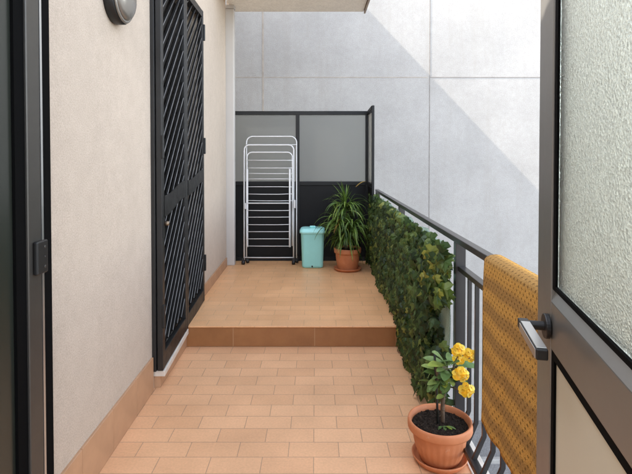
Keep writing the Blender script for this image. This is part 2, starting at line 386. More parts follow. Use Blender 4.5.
# marble sill, a little out of level as in the photograph
b = MB()
b.add([(-1.1, 2.94, 0.075), (-0.913, 2.94, 0.075), (-0.936, STEP - 0.008, 0.100), (-1.1, STEP - 0.008, 0.100), (-1.1, 2.94, 0.109), (-0.913, 2.94, 0.109), (-0.936, STEP - 0.008, 0.138), (-1.1, STEP - 0.008, 0.138)],
      [(3, 2, 1, 0), (4, 5, 6, 7), (0, 1, 5, 4), (1, 2, 6, 5), (2, 3, 7, 6), (3, 0, 4, 7)])
b.build('door_sill', M['marble'], hw, bevel=0.003)
b = MB(); b.box((-1.16, g0 + 0.001, 0.0605), (-1.10, g1 - 0.001, GT - 0.001)); bd = b.build('door', M['dark_door'], hw)

# balcony above
ub = empty('upper_balcony', (-0.2, 3, 3.1), 'cream underside of the balcony above, edged with a narrow brown strip', 'balcony')
SZ = 3.09
b = MB(); b.box((-0.97, 4.8, SZ), (0.555, BACK + 0.02, SZ + 0.2)); b.build('slab', M['ceil'], ub, origin=(0, 0, 0))
b = MB(); b.box((-1.0, 5.525, SZ), (-0.97, BACK + 0.02, SZ + 0.2)); b.build('slab_end', M['ceil'], ub)
b = MB(); b.box((0.562, 4.8, SZ - 0.02), (0.582, BACK + 0.03, 4.03)); b.build('fascia', M['fascia'], ub, bevel=0.002)
b = MB(); b.box((-0.97, 4.8, SZ + 0.2), (0.555, BACK + 0.02, 4.0)); b.build('parapet', M['wall'], ub)

# square downpipe at the end of the house wall
dp = empty('downpipe', (-0.99, 5.48, RAISE), 'square pale downpipe from ceiling to tiled floor beside the drying rack', 'pipe')
x0, x1 = P(222.3, 268, Y=5.43).x, P(233.0, 268, Y=5.43).x
b = MB(); b.box((x0, 5.535, RAISE), (x1, 5.62, 3.05)); b.build('shaft', M['pipe'], dp, bevel=0.008)
b = MB(); b.box((x0 - 0.006, 5.529, 3.05), (x1 + 0.006, 5.626, SZ - 0.001)); b.build('collar', M['pipe'], dp, bevel=0.004)
b = MB(); b.box((x0 - 0.02, 5.525, 1.7), (x0 - 0.001, 5.60, 1.73)); b.build('bracket', M['screen_frame'], dp)

# ------------------------------------------------------------------ privacy screen at the end of the balcony
sc_ = empty('privacy_screen', (-0.2, BACK, RAISE), 'dark framed privacy screen with frosted panes above black panels across the balcony end', 'screen')
xl = -1.02; xm = P(297.6, 150, Y=BACK).x; xr = P(367.5, 150, Y=BACK).x; zt = P(300, 111, Y=BACK).z; zm = P(300, 181.5, Y=BACK).z
b = MB()
b.box((xl, BACK, zt - 0.045), (xr + 0.02, BACK + 0.045, zt)); b.build('top_rail', M['screen_frame'], sc_, bevel=0.003)
b = MB(); b.box((xl, BACK - 0.004, zm - 0.045), (xr - 0.022, BACK + 0.045, zm)); b.build('middle_rail', M['screen_frame'], sc_, bevel=0.003)
b = MB(); b.box((xl, BACK + 0.002, RAISE), (xr - 0.022, BACK + 0.043, RAISE + 0.05)); b.build('bottom_rail', M['screen_frame'], sc_, bevel=0.003)
for x in (xl + 0.02, xm, xr):
    b = MB(); b.box((x - 0.022, BACK - 0.006, RAISE), (x + 0.022, BACK + 0.047, zt - 0.0455)); b.build('post', M['screen_frame'], sc_, bevel=0.003)
for xa, xb in ((xl + 0.042, xm - 0.022), (xm + 0.022, xr - 0.022)):
    b = MB(); b.box((xa, BACK + 0.018, zm), (xb, BACK + 0.025, zt - 0.0455)); b.build('glass_pane', M['frosted'], sc_)
    b = MB(); b.box((xa, BACK + 0.012, RAISE + 0.0505), (xb, BACK + 0.032, zm - 0.0455)); b.build('solid_panel', M['solid_panel'], sc_)
# return leaf on the railing side
yf = 5.36; xf = P(374.2, 107, Y=yf).x - 0.013; zf = P(374, 105.5, Y=yf).z
b = MB(); b.box((xf - 0.013, yf - 0.02, 0.6), (xf + 0.014, yf + 0.02, zf)); b.build('post', M['screen_frame'], sc_, bevel=0.003)
b = MB(); b.bar((xf, yf + 0.02, zf - 0.022), (xr + 0.012, BACK - 0.007, zt - 0.022), 0.036, 0.042); b.build('top_rail', M['screen_frame'], sc_, bevel=0.003)
b = MB(); b.bar((xf, yf + 0.02, zm - 0.022), (xr + 0.012, BACK - 0.007, zm - 0.022), 0.036, 0.042); b.build('middle_rail', M['screen_frame'], sc_, bevel=0.003)
b = MB(); zc = (zm + zt - 0.045) / 2; b.bar((xf, yf + 0.021, zc), (xr + 0.012, BACK - 0.0065, zc), 0.007, zt - zm - 0.05); b.build('glass_pane', M['frosted_side'], sc_)
b = MB(); zc = (RAISE + zm - 0.05) / 2 + 0.03; b.bar((xf, yf + 0.021, zc), (xr + 0.012, BACK - 0.0065, zc), 0.012, zm - RAISE - 0.12); b.build('solid_panel', M['solid_panel'], sc_)

# ------------------------------------------------------------------ railing
XI, XO, ZT, ZB = 0.695, 0.735, 1.006, 0.977
rl = empty('railing', (0.715, 3, 0), 'dark grey steel balcony railing with flat handrail and kinked bars', 'railing')
b = MB(); b.box((XI, 0.35, ZB), (XO, 5.76, ZT)); b.build('handrail', M['anthracite'], rl, bevel=0.003)
b = MB(); b.box((XI + 0.012, 0.35, 0.838), (XO + 0.008, 2.43, 0.862)); b.build('upper_rail', M['anthracite'], rl, bevel=0.002)
b = MB(); b.box((0.664, 0.35, 0.075), (0.70, 2.455, 0.10)); b.build('bottom_rail', M['anthracite'], rl, bevel=0.003)
for y in (0.55, 2.43, 4.1, 5.70):
    b = MB(); b.box((XI, y, 0.004 if y < STEP else RAISE), (XI + 0.05, y + 0.042, ZB - 0.0005)); b.build('post', M['anthracite'], rl, bevel=0.002)
k = 0; y = 2.31
while y > 0.62:
    b = MB(); X = 0.727; w = 0.013; d = 0.018
    pts = [(X, 0.8375), (X, 0.20), (0.684, 0.1005)]
    b.box((X - d / 2, y - w / 2, 0.20), (X + d / 2, y + w / 2, 0.8375))
    b.add([(X - d / 2, y - w / 2, 0.20), (X + d / 2, y - w / 2, 0.20), (0.694, y - w / 2, 0.0995), (0.674, y - w / 2, 0.0995),
           (X - d / 2, y + w / 2, 0.20), (X + d / 2, y + w / 2, 0.20), (0.694, y + w / 2, 0.0995), (0.674, y + w / 2, 0.0995)],
          [(0, 1, 2, 3), (7, 6, 5, 4), (1, 5, 6, 2), (0, 3, 7, 4), (3, 2, 6, 7)])
    b.build('baluster', M['anthracite'], rl); y -= 0.106

# ------------------------------------------------------------------ ivy screen hung on the railing
iv = empty('ivy_screen', (0.66, 4, 0), 'artificial ivy hedge of dark green leaves on pale netting, hung along the railing', 'hedge')
b = MB(); NY, NZ = 220, 10; vs = []
for i in range(NY + 1):
    y = 2.49 + (5.66 - 2.49) * i / NY
    zb = 0.02 if y < STEP else RAISE + 0.02
    for j in range(NZ + 1):
        z = zb + (0.955 - zb) * j / NZ
        vs.append((0.672 + 0.010 * math.sin(y * 9 + j * 0.7) + 0.007 * math.sin(y * 58 + 0.4 * j), y, z + (0.012 * math.sin(y * 13) if j == NZ else 0)))
fs = [(i * (NZ + 1) + j, (i + 1) * (NZ + 1) + j, (i + 1) * (NZ + 1) + j + 1, i * (NZ + 1) + j + 1) for i in range(NY) for j in range(NZ)]
b.add(vs, fs, 0, True); b.build('netting', M['net'], iv, solid=0.003)
LEAF = [(0, -0.42), (0.22, -0.5), (0.52, -0.30), (0.30, -0.06), (0.46, 0.18), (0.20, 0.22), (0, 0.62), (-0.20, 0.22), (-0.46, 0.18), (-0.30, -0.06), (-0.52, -0.30), (-0.22, -0.5)]
def ivy_leaf(b, c, n, tip, s, fold=0.25, mi=0):
    n = n.normalized(); t = (tip - n * tip.dot(n)).normalized(); a = t.cross(n)
    vs = [c + n * (0.10 * s)]
    for (x, y) in LEAF:
        vs.append(c + a * x * s + t * y * s - n * (abs(x) * fold * s + max(0, y) * 0.30 * s))
    k = len(LEAF)
    b.add(vs, [(0, 1 + i, 1 + (i + 1) % k) for i in range(k)], mi, False)
rnd = random.Random(5)
b = MB()
for i in range(7600):
    y = rnd.uniform(2.40, 5.66)
    zb = 0.02 + max(0, 3.0 - y) * 0.15 if y < STEP else RAISE + 0.02
    # thin patches: near end shows netting, top edge is ragged
    top = 0.952 + 0.025 * noise.noise(V((y * 3.1, 0, 0))) + 0.02 * noise.noise(V((y * 11, 3, 0)))
    z = rnd.uniform(zb, top)
    gap = noise.noise(V((y * 2.6, z * 2.6, 7.7)))
    if y < 2.66 and z < 0.64 and rnd.random() < (0.95 if y < 2.58 else 0.7): continue
    if 2.5 < y < 3.1 and z > 0.875 and rnd.random() < 0.75: continue
    if y < 2.47 and rnd.random() < 0.55: continue
    if gap > 0.42 and rnd.random() < 0.6: continue
    if z > 0.90 and rnd.random() < 0.40: continue
    lump = noise.noise(V((y * 4.0, z * 4.0, 1.3)))
    depth = rnd.random() ** 1.6
    x = 0.665 - (0.072 + 0.035 * lump) * (1 - depth) * (0.75 if z > 0.8 else 1.0)
    n = V((-1.0, rnd.gauss(-0.5, 0.5), rnd.gauss(0.4, 0.45))); tip = V((rnd.gauss(0, 0.3), rnd.gauss(0, 0.45), -1))
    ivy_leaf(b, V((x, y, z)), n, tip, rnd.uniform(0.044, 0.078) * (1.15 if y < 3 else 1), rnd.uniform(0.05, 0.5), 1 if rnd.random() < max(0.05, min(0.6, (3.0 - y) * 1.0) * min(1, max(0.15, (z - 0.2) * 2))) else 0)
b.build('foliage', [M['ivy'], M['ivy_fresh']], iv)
# twining stems
b = MB()
for i in range(26):
    y = rnd.uniform(2.55, 5.6); pts = []; z = (0.03 if y < STEP else RAISE + 0.03)
    while z < 0.93:
        pts.append((0.655 + rnd.gauss(0, 0.006), y, z)); z += 0.06; y = min(5.63, max(2.5, y + rnd.gauss(0, 0.02)))
    b.tube(pts, 0.0022, 5)
b.build('stems', M['bark'], iv)

# ------------------------------------------------------------------ security gate
A = V((-0.956, 2.92, 0.112)); B = V((-0.988, 4.185, 0.17)); HT = 2.628
GW = math.hypot(B.x - A.x, B.y - A.y); gd = V((B.x - A.x, B.y - A.y, 0)) / GW; gn = V((gd.y, -gd.x, 0))
def G(p):   # u along the gate, v metres up, w out of the wall
    u, v, w = p
    zb = A.z + (B.z - A.z) * u / GW
    z = zb + v * (HT - zb) / (HT - A.z)
    return V((A.x, A.y, 0)) + gd * u + gn * w + V((0, 0, z))
GH = HT - A.z
gt = empty('security_gate', (-0.95, 3.5, 0.1), 'black double-leaf metal security gate with slanted slats and a wavy middle band', 'gate')
b = MB(G)
b.box((0, 0, -0.052), (0.045, GH, -0.004)); b.box((GW - 0.03, 0, -0.045), (GW, GH, -0.004)); b.box((0.045, GH - 0.03, -0.045), (GW - 0.03, GH, -0.004))
b.build('gate_frame', M['black_metal'], gt, bevel=0.002)
mid = GW * 0.5
def band(u):   # lower edge of the S-shaped band over the whole gate
    t = u / GW; return 0.925 + 0.12 * t - 0.012 * math.sin(t * 4 * math.pi)
for li, (u0, u1) in enumerate(((0.012, mid - 0.004), (mid + 0.004, GW - 0.004))):
    b = MB(G); st = 0.05 if li == 0 else 0.042
    b.box((u0, 0.0, 0.0), (u0 + st, GH - 0.002, 0.035)); b.box((u1 - 0.042, 0.0, 0.0), (u1, GH - 0.002, 0.035))
    b.box((u0 + st, 0.0, 0.0015), (u1 - 0.042, 0.10, 0.0335)); b.box((u0 + st, GH - 0.06, 0.0015), (u1 - 0.042, GH - 0.002, 0.0335))
    lf = b.build('leaf', M['black_metal'], gt, bevel=0.003)
    ua, ub = u0 + st, u1 - 0.042
    s = MB(G); z0 = -1.0
    sl = 1.0
    while z0 < GH:
        pa = max(ua, ua + (0.10 - z0) / sl); pb = min(ub, ua + (GH - 0.06 - z0) / sl)
        if pb - pa > 0.02:
            va, vb = z0 + (pa - ua) * sl, z0 + (pb - ua) * sl
            # louvre: top edge leans out, bottom edge leans in
            def q(u, v, w): return (min(max(u, ua), ub), min(max(v, 0.10), GH - 0.06), w)
            prof = [(0.050, 0.012), (0.050, 0.026), (0.046, 0.029), (0.0405, 0.027), (0.036, 0.018), (-0.058, 0.006), (-0.058, 0.001)]
            vs = []
            for e_, (u, v) in ((0, (pa, va)), (1, (pb, vb))):
                for (o, w) in prof:      # far end cut square across the slat
                    sh = (0.050 - o) * 0.50 if (e_ and u >= ub - 1e-6) else 0.0
                    vs.append(q(u - sh, v - sh * sl + o, w))
            k = len(prof)
            fs_ = [list(range(k)), list(range(k, 2 * k))[::-1]] + [(i, k + i, k + (i + 1) % k, (i + 1) % k) for i in range(k)]
            o0 = len(s.f); s.add(vs, fs_)
            for i in (1, 2): s.mi[o0 + 2 + i] = 1  # lip faces take the painted highlight colour
        z0 += 0.112
    s.build('slats', [M['slat'], M['edge_highlight']], lf)
    s = MB(G); n_ = 16; vs = []; fs = []
    for i in range(n_ + 1):
        u = ua - 0.004 + (ub - ua + 0.008) * i / n_; v = band(u)
        for w in (0.034, 0.0375):
            vs += [(u, v, w), (u, v + 0.13 - 0.03 * u / GW, w)]
    for i in range(n_):
        o = i * 4; p = o + 4
        fs += [(o + 2, p + 2, p + 3, o + 3), (o + 1, o + 3, p + 3, p + 1), (o, p, p + 2, o + 2), (o, o + 1, p + 1, p)]
    s.add(vs, fs); s.build('band', M['black_metal'], lf)
for u, w in ((0.012, 0.036), (GW - 0.012, 0.037)):
    for v in (0.26, 1.28, 2.26):
        s = MB(G); s.box((u - 0.008, v, w - 0.004), (u + 0.014, v + 0.14, w + 0.012)); s.build('hinge', M['black_plastic'], gt, bevel=0.004)
lk = MB(); c = G((0.055, 0.885, 0.039)); lk.lathe([(0.014, 0), (0.014, 0.022), (0.010, 0.026)], c, 16, 'X'); lk.build('lock', M['brass'], gt)
lk = MB(G); lk.box((0.018, 0.80, 0.0355), (0.061, 0.92, 0.0385)); lk.build('lock_plate', M['black_plastic'], gt, bevel=0.001)

# ------------------------------------------------------------------ wall lamp
c = P(112.5, -1.5, X=wx(2.40)); wl = empty('wall_lamp', c, 'round grey dome wall lamp with a black base on the beige wall', 'lamp')
b = MB(); b.lathe([(0.118, 0), (0.122, 0.01), (0.122, 0.045), (0.114, 0.052)], c, 48, 'X'); b.build('base', M['black_plastic'], wl)
b = MB(); b.lathe([(0.1145, 0.0515), (0.117, 0.056), (0.112, 0.062), (0.106, 0.062)], c, 48, 'X'); b.build('rim', M['lamp_glass'], wl)
b = MB(); b.lathe([(0.104 * math.cos(a), 0.058 + 0.044 * math.sin(a)) for a in [R(x) for x in (0, 12, 25, 38, 50, 62, 74, 84, 89)]], c, 48, 'X'); b.build('dome', M['lamp_glass'], wl)

# ------------------------------------------------------------------ clothes rack, folded flat
RY = 5.60
rk = empty('drying_rack', P(269, 262, Y=RY), 'white wire clothes drying rack folded flat, leaning on the dark screen', 'drying rack')
def pr(x, y, dy=0.0): return P(x, y, Y=RY + dy)
def lean(y): return 0.10 * (1 - (y - 136) / 128.0)       # top leans towards the screen
def uframe(name, xl, xr, top, bot, dy, r, rad=5, mt='white_tube'):
    b = MB(); pts = [pr(xl, bot, dy + lean(bot))]
    n = 7
    pts += [pr(xl, top + rad + (bot - top - rad) * (1 - i / 3), dy + lean(top + rad + (bot - top - rad) * (1 - i / 3))) for i in range(1, 3)]
    for i in range(n): a = math.pi / 2 * i / (n - 1); pts.append(pr(xl + rad - rad * math.cos(a), top + rad - rad * math.sin(a), dy + lean(top)))
    for i in range(n): a = math.pi / 2 * i / (n - 1); pts.append(pr(xr - rad + rad * math.sin(a), top + rad - rad * math.cos(a), dy + lean(top)))
    pts += [pr(xr, top + rad + (bot - top - rad) * i / 3, dy + lean(top + rad + (bot - top - rad) * i / 3)) for i in range(1, 3)]
    pts.append(pr(xr, bot, dy + lean(bot)))
    b.tube(pts, r, 8); return b.build(name, M[mt], rk)
def rungs(par, xl, xr, ys, dy, r=0.0042):
    for y in ys:
        b = MB(); sg = random.uniform(-0.1, 0.45); b.tube([pr(xl, y, dy + lean(y)), pr(xl * .7 + xr * .3, y + sg * .8, dy + lean(y)), pr(xl * .3 + xr * .7, y + sg, dy + lean(y)), pr(xr, y + random.uniform(-.2, .2), dy + lean(y))], r, 6); b.build('rung', M['white_tube'], par)
f1 = uframe('leg_frame', 244.2, 293.6, 145, 260, -0.02, 0.0085); rungs(f1, 244.4, 293.4, (257.5,), -0.02, 0.006)
f2 = uframe('leg_frame', 246.5, 296.5, 136.5, 258, 0.015, 0.0075, 6); rungs(f2, 246.7, 296.3, (144.6,), 0.015)
f3 = uframe('wing_frame', 247.0, 292.3, 152.3, 246, -0.045, 0.007); rungs(f3, 247.2, 292.1, (160.2, 168, 173.4, 179, 186.8, 194, 200.5), -0.045)
f4 = uframe('wing_frame', 246.8, 289.8, 203.2, 247, -0.065, 0.0065, 2); rungs(f4, 247.0, 289.6, (210.4, 217.2, 224.6, 231.7, 238.9, 246), -0.065)
for x in (247.3, 289.8):
    b = MB(); b.bar(pr(x, 169, -0.06 + lean(169)), pr(x, 247, -0.06 + lean(247)), 0.020, 0.012, (0, 1, 0)); b.build('side_strip', M['white_tube'], rk, bevel=0.002)
b = MB(); b.bar(pr(294.5, 200, -0.05), pr(294.5, 208, -0.05), 0.022, 0.03, (0, 1, 0)); b.build('hinge', M['grey_tube'], rk, bevel=0.003)
b = MB(); b.bar(pr(245.5, 203, -0.05), pr(245.5, 209, -0.05), 0.020, 0.03, (0, 1, 0)); b.build('hinge', M['grey_tube'], rk, bevel=0.003)
for x, dy in ((243.3, -0.02), (293.6, -0.02), (247.6, 0.07), (296.8, 0.07)):
    fp = pr(x, 261, dy); z = RAISE
    cs = MB(); cs.lathe([(0.010, -0.02), (0.023, -0.018), (0.026, 0), (0.023, 0.018), (0.010, 0.02)], (fp.x, fp.y, z + 0.027), 20, 'X')
    cs.box((fp.x - 0.013, fp.y - 0.014, z + 0.045), (fp.x + 0.013, fp.y + 0.014, z + 0.078))
    cs.build('caster', M['black_plastic'], rk)

# ------------------------------------------------------------------ turquoise bin
BY = 5.50; bc = P(312.6, 264, Y=BY)
bn = empty('bin', (bc.x, BY, RAISE), 'turquoise plastic bin with lid between drying rack and palm pot', 'bin')
def rrect(hx, hy, r, n=6):
    pts = []
    for cx, cy, a0 in ((hx - r, hy - r, 0), (-hx + r, hy - r, 90), (-hx + r, -hy + r, 180), (hx - r, -hy + r, 270)):
        for i in range(n + 1): a = R(a0 + 90 * i / n); pts.append((cx + r * math.cos(a), cy + r * math.sin(a)))
    return pts
def rloft(b, c, rows):
    c = V(c); n = 28; vs = []
    for hx, hy, r, z in rows: vs += [(c.x + x, c.y + y, c.z + z) for x, y in rrect(hx, hy, r)]
    fs = [(i * n + k, i * n + (k + 1) % n, (i + 1) * n + (k + 1) % n, (i + 1) * n + k) for i in range(len(rows) - 1) for k in range(n)]
    fs += [list(range(n))[::-1], [(len(rows) - 1) * n + k for k in range(n)]]
    b.add(vs, fs, 0, True)
c0 = (bc.x, BY, RAISE)
b = MB(); rloft(b, c0, [(0.108, 0.085, 0.035, 0.002), (0.116, 0.093, 0.04, 0.010), (0.118, 0.095, 0.04, 0.03), (0.130, 0.106, 0.045, 0.385), (0.134, 0.110, 0.045, 0.388), (0.134, 0.110, 0.045, 0.397)])
bb = b.build('body', M['turq'], bn, bevel=0.002)
b = MB(); rloft(b, c0, [(0.141, 0.117, 0.05, 0.386), (0.143, 0.119, 0.05, 0.390), (0.143, 0.119, 0.05, 0.410), (0.137, 0.113, 0.05, 0.414), (0.134, 0.110, 0.05, 0.428), (0.118, 0.095, 0.05, 0.437), (0.06, 0.05, 0.03, 0.439)])
ld = b.build('lid', M['turq_lid'], bn, bevel=0.002)
b = MB(); rloft(b, c0, [(0.030, 0.016, 0.012, 0.4385), (0.034, 0.018, 0.014, 0.452), (0.028, 0.014, 0.012, 0.458)]); b.build('knob', M['turq_lid'], ld)
b = MB(); b.box((bc.x - 0.012, BY - 0.0985, RAISE + 0.012), (bc.x + 0.004, BY - 0.092, RAISE + 0.03)); b.build('foot_slot', M['black_plastic'], bn)

# ------------------------------------------------------------------ pots
def pot(root, c, r0, r1, h, rim_h, rim_r, flutes, soil_z, saucer_r, saucer_h):
    c = V(c)
    b = MB(); b.lathe([(saucer_r * 0.80, 0.001), (saucer_r * 0.86, 0.004), (saucer_r * 0.985, saucer_h * 0.8), (saucer_r, saucer_h), (saucer_r * 0.965, saucer_h * 1.02), (saucer_r * 0.90, saucer_h * 0.55), (saucer_r * 0.80, 0.010)], c, 64)
    b.build('saucer', M['terracotta'], root)
    def fl(an, i):
        if 2 <= i <= 9 and flutes:
            k = math.sin(math.pi * (i - 1) / 9.5)
            return 1 + 0.040 * k * (abs(math.sin(an * flutes / 2)) - 0.6)
        return 1
    prof = [(r0 * 0.9, 0.0105), (r0, 0.016)]
    for i in range(9):
        t = (i + 0.5) / 9; prof.append((r0 + (r1 - r0) * (1 - (1 - t) ** 1.7), 0.016 + (h - rim_h - 0.016) * t))
    prof += [(r1, h - rim_h), (rim_r * 0.985, h - rim_h + 0.003), (rim_r, h - rim_h + 0.010), (rim_r, h - 0.012), (rim_r * 0.985, h - 0.003), (rim_r * 0.95, h), (rim_r * 0.91, h - 0.004), (rim_r * 0.875, h - 0.022), (rim_r * 0.85, soil_z - 0.02)]
    b = MB(); b.lathe(prof, c, 96, rf=fl); b.build('pot', M['terracotta'], root)
    rr = random.Random(3); b = MB(); vs = [c + V((0, 0, soil_z + 0.010))]; n = 40; rings = 9
    for i in range(1, rings + 1):
        for k in range(n):
            a = 2 * math.pi * k / n; q = rim_r * 0.87 * i / rings
            vs.append(c + V((q * math.cos(a), q * math.sin(a), soil_z + 0.010 * (1 - (i / rings) ** 2) + (rr.uniform(-0.004, 0.006) if i < rings else 0))))
    fs = [(0, 1 + k, 1 + (k + 1) % n) for k in range(n)]
    for i in range(rings - 1):
        for k in range(n): fs.append((1 + i * n + k, 1 + (i + 1) * n + k, 1 + (i + 1) * n + (k + 1) % n, 1 + i * n + (k + 1) % n))
    b.add(vs, fs, 0, True)
    for i in range(420 if rim_r > 0.12 else 120):      # crumbs
        a = rr.uniform(0, 6.283); q = rim_r * 0.83 * math.sqrt(rr.random()); s = rr.uniform(0.002, 0.0065)
        p = c + V((q * math.cos(a), q * math.sin(a), soil_z + 0.008 * (1 - (q / rim_r) ** 2) + s * 0.5))
        o = [p + V((rr.uniform(-s, s), rr.uniform(-s, s), rr.uniform(0, s))) for _ in range(5)]
        b.add([p + V((-s, 0, 0)), p + V((s, 0, 0)), p + V((0, -s, 0)), p + V((0, s, 0)), p + V((rr.uniform(-s, s) * .4, 0, s)), p + V((0, 0, -s))],
              [(0, 2, 4), (2, 1, 4), (1, 3, 4), (3, 0, 4), (2, 0, 5), (1, 2, 5), (3, 1, 5), (0, 3, 5)])
    b.build('soil', M['soil'], root)

def strap(b, p, d, L, w, droop, rr, seg=9, mi=0):
    """narrow arching leaf"""
    p = V(p); d = V(d).normalized(); side = d.cross(V((0, 0, 1)))
    if side.length < 0.05: side = V((1, 0, 0))
    side.normalize(); vs = []; side = (side + V((rr.gauss(0, .2), rr.gauss(0, .2), rr.gauss(0, .2)))).normalized()
    for i in range(seg + 1):
        t = i / seg; ww = w * (0.55 + 0.9 * t if t < 0.4 else 0.91 * (1 - ((t - 0.4) / 0.6) ** 2.2)) + 0.0006
        n = side.cross(d).normalized()
        vs += [p - side * ww / 2 + n * ww * 0.18, p, p + side * ww / 2 + n * ww * 0.18]
        d = (d + V((0, 0, -droop / seg * (0.35 + 1.3 * t)))).normalized(); p = p + d * (L / seg)
    fs = []
    for i in range(seg):
        o = i * 3; fs += [(o, o + 1, o + 4, o + 3), (o + 1, o + 2, o + 5, o + 4)]
    b.add(vs, fs, mi, True)

# palm-like plant in the far corner
PY = 5.33; pc = P(347.6, 269, Y=PY); pc.z = RAISE
pp = empty('potted_palm', pc, 'drooping strap-leaved palm in a plain terracotta pot in the far corner', 'potted plant')
pot(pp, pc, 0.105, 0.132, 0.245, 0.055, 0.148, 0, 0.215, 0.152, 0.032)
rr = random.Random(21)
heads = [(P(345.5, 203, Y=PY), 0.0), (P(338, 219, Y=PY - 0.05), 0.5), (P(353, 223, Y=PY - 0.04), 0.5), (P(346, 232, Y=PY - 0.07), 0.7)]
b = MB(); o = pc + V((0, 0, 0.21))
for i, (h, _) in enumerate(heads):
    st = o + V((rr.uniform(-0.03, 0.03), rr.uniform(-0.03, 0.03), 0)); m_ = (st + h) / 2 + V((rr.uniform(-0.02, 0.02), 0, 0))
    b.tube([st, (st + m_) / 2, m_, h], [0.02, 0.018, 0.016, 0.012] if i == 0 else [0.013, 0.012, 0.011, 0.008], 8)
b.build('trunk', M['bark'], pp)
b = MB()
for hi, (h, low) in enumerate(heads):
    for i in range(105 if hi == 0 else 80):
        a = rr.uniform(0, 6.283); el = rr.uniform(R(-5), R(85)) if hi == 0 else rr.uniform(R(-15), R(65))
        d = V((math.cos(a) * math.cos(el), math.sin(a) * math.cos(el), math.sin(el)))
        L = rr.uniform(0.20, 0.36)
        if el > R(60): L *= 0.75
        base_p = h + V((rr.gauss(0, .008), rr.gauss(0, .008), rr.uniform(-0.10, 0.01)))
        if d.y > 0 and L > 0.3: L = 0.3
        strap(b, base_p, d, L, rr.uniform(0.014, 0.022), rr.uniform(1.6, 3.4) if el < R(60) else rr.uniform(0.4, 1.4), rr)
b.build('leaves', M['palm'], pp)
b = MB(); q = P(356, 187, Y=PY + 0.02)
strap(b, q, V((0.5, 0, 0.5)), 0.13, 0.03, 0.8, rr, 6)
for i in range(7):
    a = rr.uniform(0, 6.28); strap(b, P(340, 222, Y=PY - 0.1) + V((rr.gauss(0, .03), rr.gauss(0, .02), rr.gauss(0, .03))), V((math.cos(a), math.sin(a), -0.2)), 0.12, 0.014, 2.5, rr)
b.build('withered_leaves', M['palm_old'], pp)

# flowering spurge at the front
fc = V((0.574, 2.25, 0.0)); fp_ = empty('potted_spurge', fc, 'fluted terracotta pot with a thorny yellow-flowering plant near the railing', 'potted plant')
pot(fp_, fc + V((0, 0, 0.0005)), 0.092, 0.124, 0.194, 0.044, 0.147, 26, 0.166, 0.128, 0.034)
def q(x, y, dy=0.0): return P(x, y, Y=2.25 + dy)
rr = random.Random(8)
b = MB()
b.tube([q(443, 429), q(442.5, 410), q(443, 397), q(445, 388), q(448, 378), q(449, 370)], [0.010, 0.010, 0.009, 0.009, 0.008, 0.006], 8)
b.tube([q(443, 397), q(439, 385, -.01), q(437, 372, -.02), q(436, 364, -.02)], [0.008, 0.007, 0.006, 0.005], 8)
b.tube([q(446, 385), q(452, 372, -.02), q(455, 362, -.03), q(458, 356, -.03)], [0.005, 0.004, 0.003, 0.0025], 6)
b.tube([q(449, 376), q(455, 379, -.04), q(460, 381, -.06)], [0.004, 0.003, 0.0025], 6)
b.tube([q(446, 386), q(455, 388, -.04), q(464, 394, -.06)], [0.004, 0.003, 0.0025], 6)
b.tube([q(452, 372, -.02), q(460, 362, -.02), q(468, 358, -.02)], [0.003, 0.0025, 0.002], 6)
for i in range(70):   # thorns
    t = rr.random(); p = q(441 + 6 * t, 418 - 40 * t); a = rr.uniform(0, 6.28); e = V((math.cos(a), math.sin(a), 0.2))
    b.tube([p + e * 0.006, p + e * 0.020], [0.0014, 0.0002], 4, False)
b.build('stem', M['bark'], fp_)
b = MB(); b.tube([q(438, 430, -0.01), q(437, 400, -0.01), q(435.5, 372, -0.01), q(434.5, 352, 0.0)], 0.0055, 8); b.build('stake', M['stick'], fp_)
def lance(b, p, tipv, nrm, L, w, mi=0):
    p = V(p); t = V(tipv).normalized(); n = V(nrm); n = (n - t * n.dot(t)).normalized(); s = t.cross(n)
    prof = [(0, 0.05), (0.15, 0.25), (0.35, 0.72), (0.6, 1.0), (0.8, 0.82), (0.93, 0.45), (1.0, 0.04)]
    vs = []
    for (y, x) in prof:
        c = p + t * L * y - n * L * 0.28 * y * y
        vs += [c - s * w * x / 2 + n * w * x * 0.14, c, c + s * w * x / 2 + n * w * x * 0.14]
    fs = []
    for i in range(len(prof) - 1):
        o = i * 3; fs += [(o, o + 1, o + 4, o + 3), (o + 1, o + 2, o + 5, o + 4)]
    b.add(vs, fs, mi, True)
b = MB()
manual = [((447, 366), (424, 358), 0.02), ((446, 366), (437, 352), -0.02), ((450, 367), (456, 361), -0.05), ((452, 366), (478, 368), 0.02),
          ((444, 380), (429, 385), -0.03), ((447, 372), (445, 380), -0.08), ((441, 376), (425, 372), -0.02), ((440, 380), (428, 392), -0.01),
          ((450, 380), (454, 386), -0.04), ((452, 374), (468, 383), 0.03), ((440, 372), (428, 364), 0.0), ((448, 370), (456, 375), -0.03), ((450, 366), (448, 352), 0.02), ((445, 395), (438, 399), -.04), ((446, 366), (430, 366), -.05), ((438, 366), (426, 378), 0.04)]
for (a, e, dy) in manual:
    pa = q(*a); pe = q(*e, dy * 1.6 + rr.uniform(-.03, .03)); d = pe - pa; L = max(0.045, d.length)
    lance(b, pa, d + V((0, 0, 0.25 * L)), V((rr.gauss(0, .2), -0.35, 1.0)), L * 1.02, L * rr.uniform(0.36, 0.46))
for i in range(48):
    pa = q(rr.uniform(436, 452), rr.uniform(362, 386)); a = rr.uniform(0, 6.283)
    d = V((math.cos(a), math.sin(a), rr.uniform(-0.35, 0.7))); L = rr.uniform(0.04, 0.09)
    lance(b, pa, d, V((0, 0, 1)) + V((rr.gauss(0, .3), rr.gauss(0, .3), 0)), L, L * rr.uniform(0.34, 0.46))
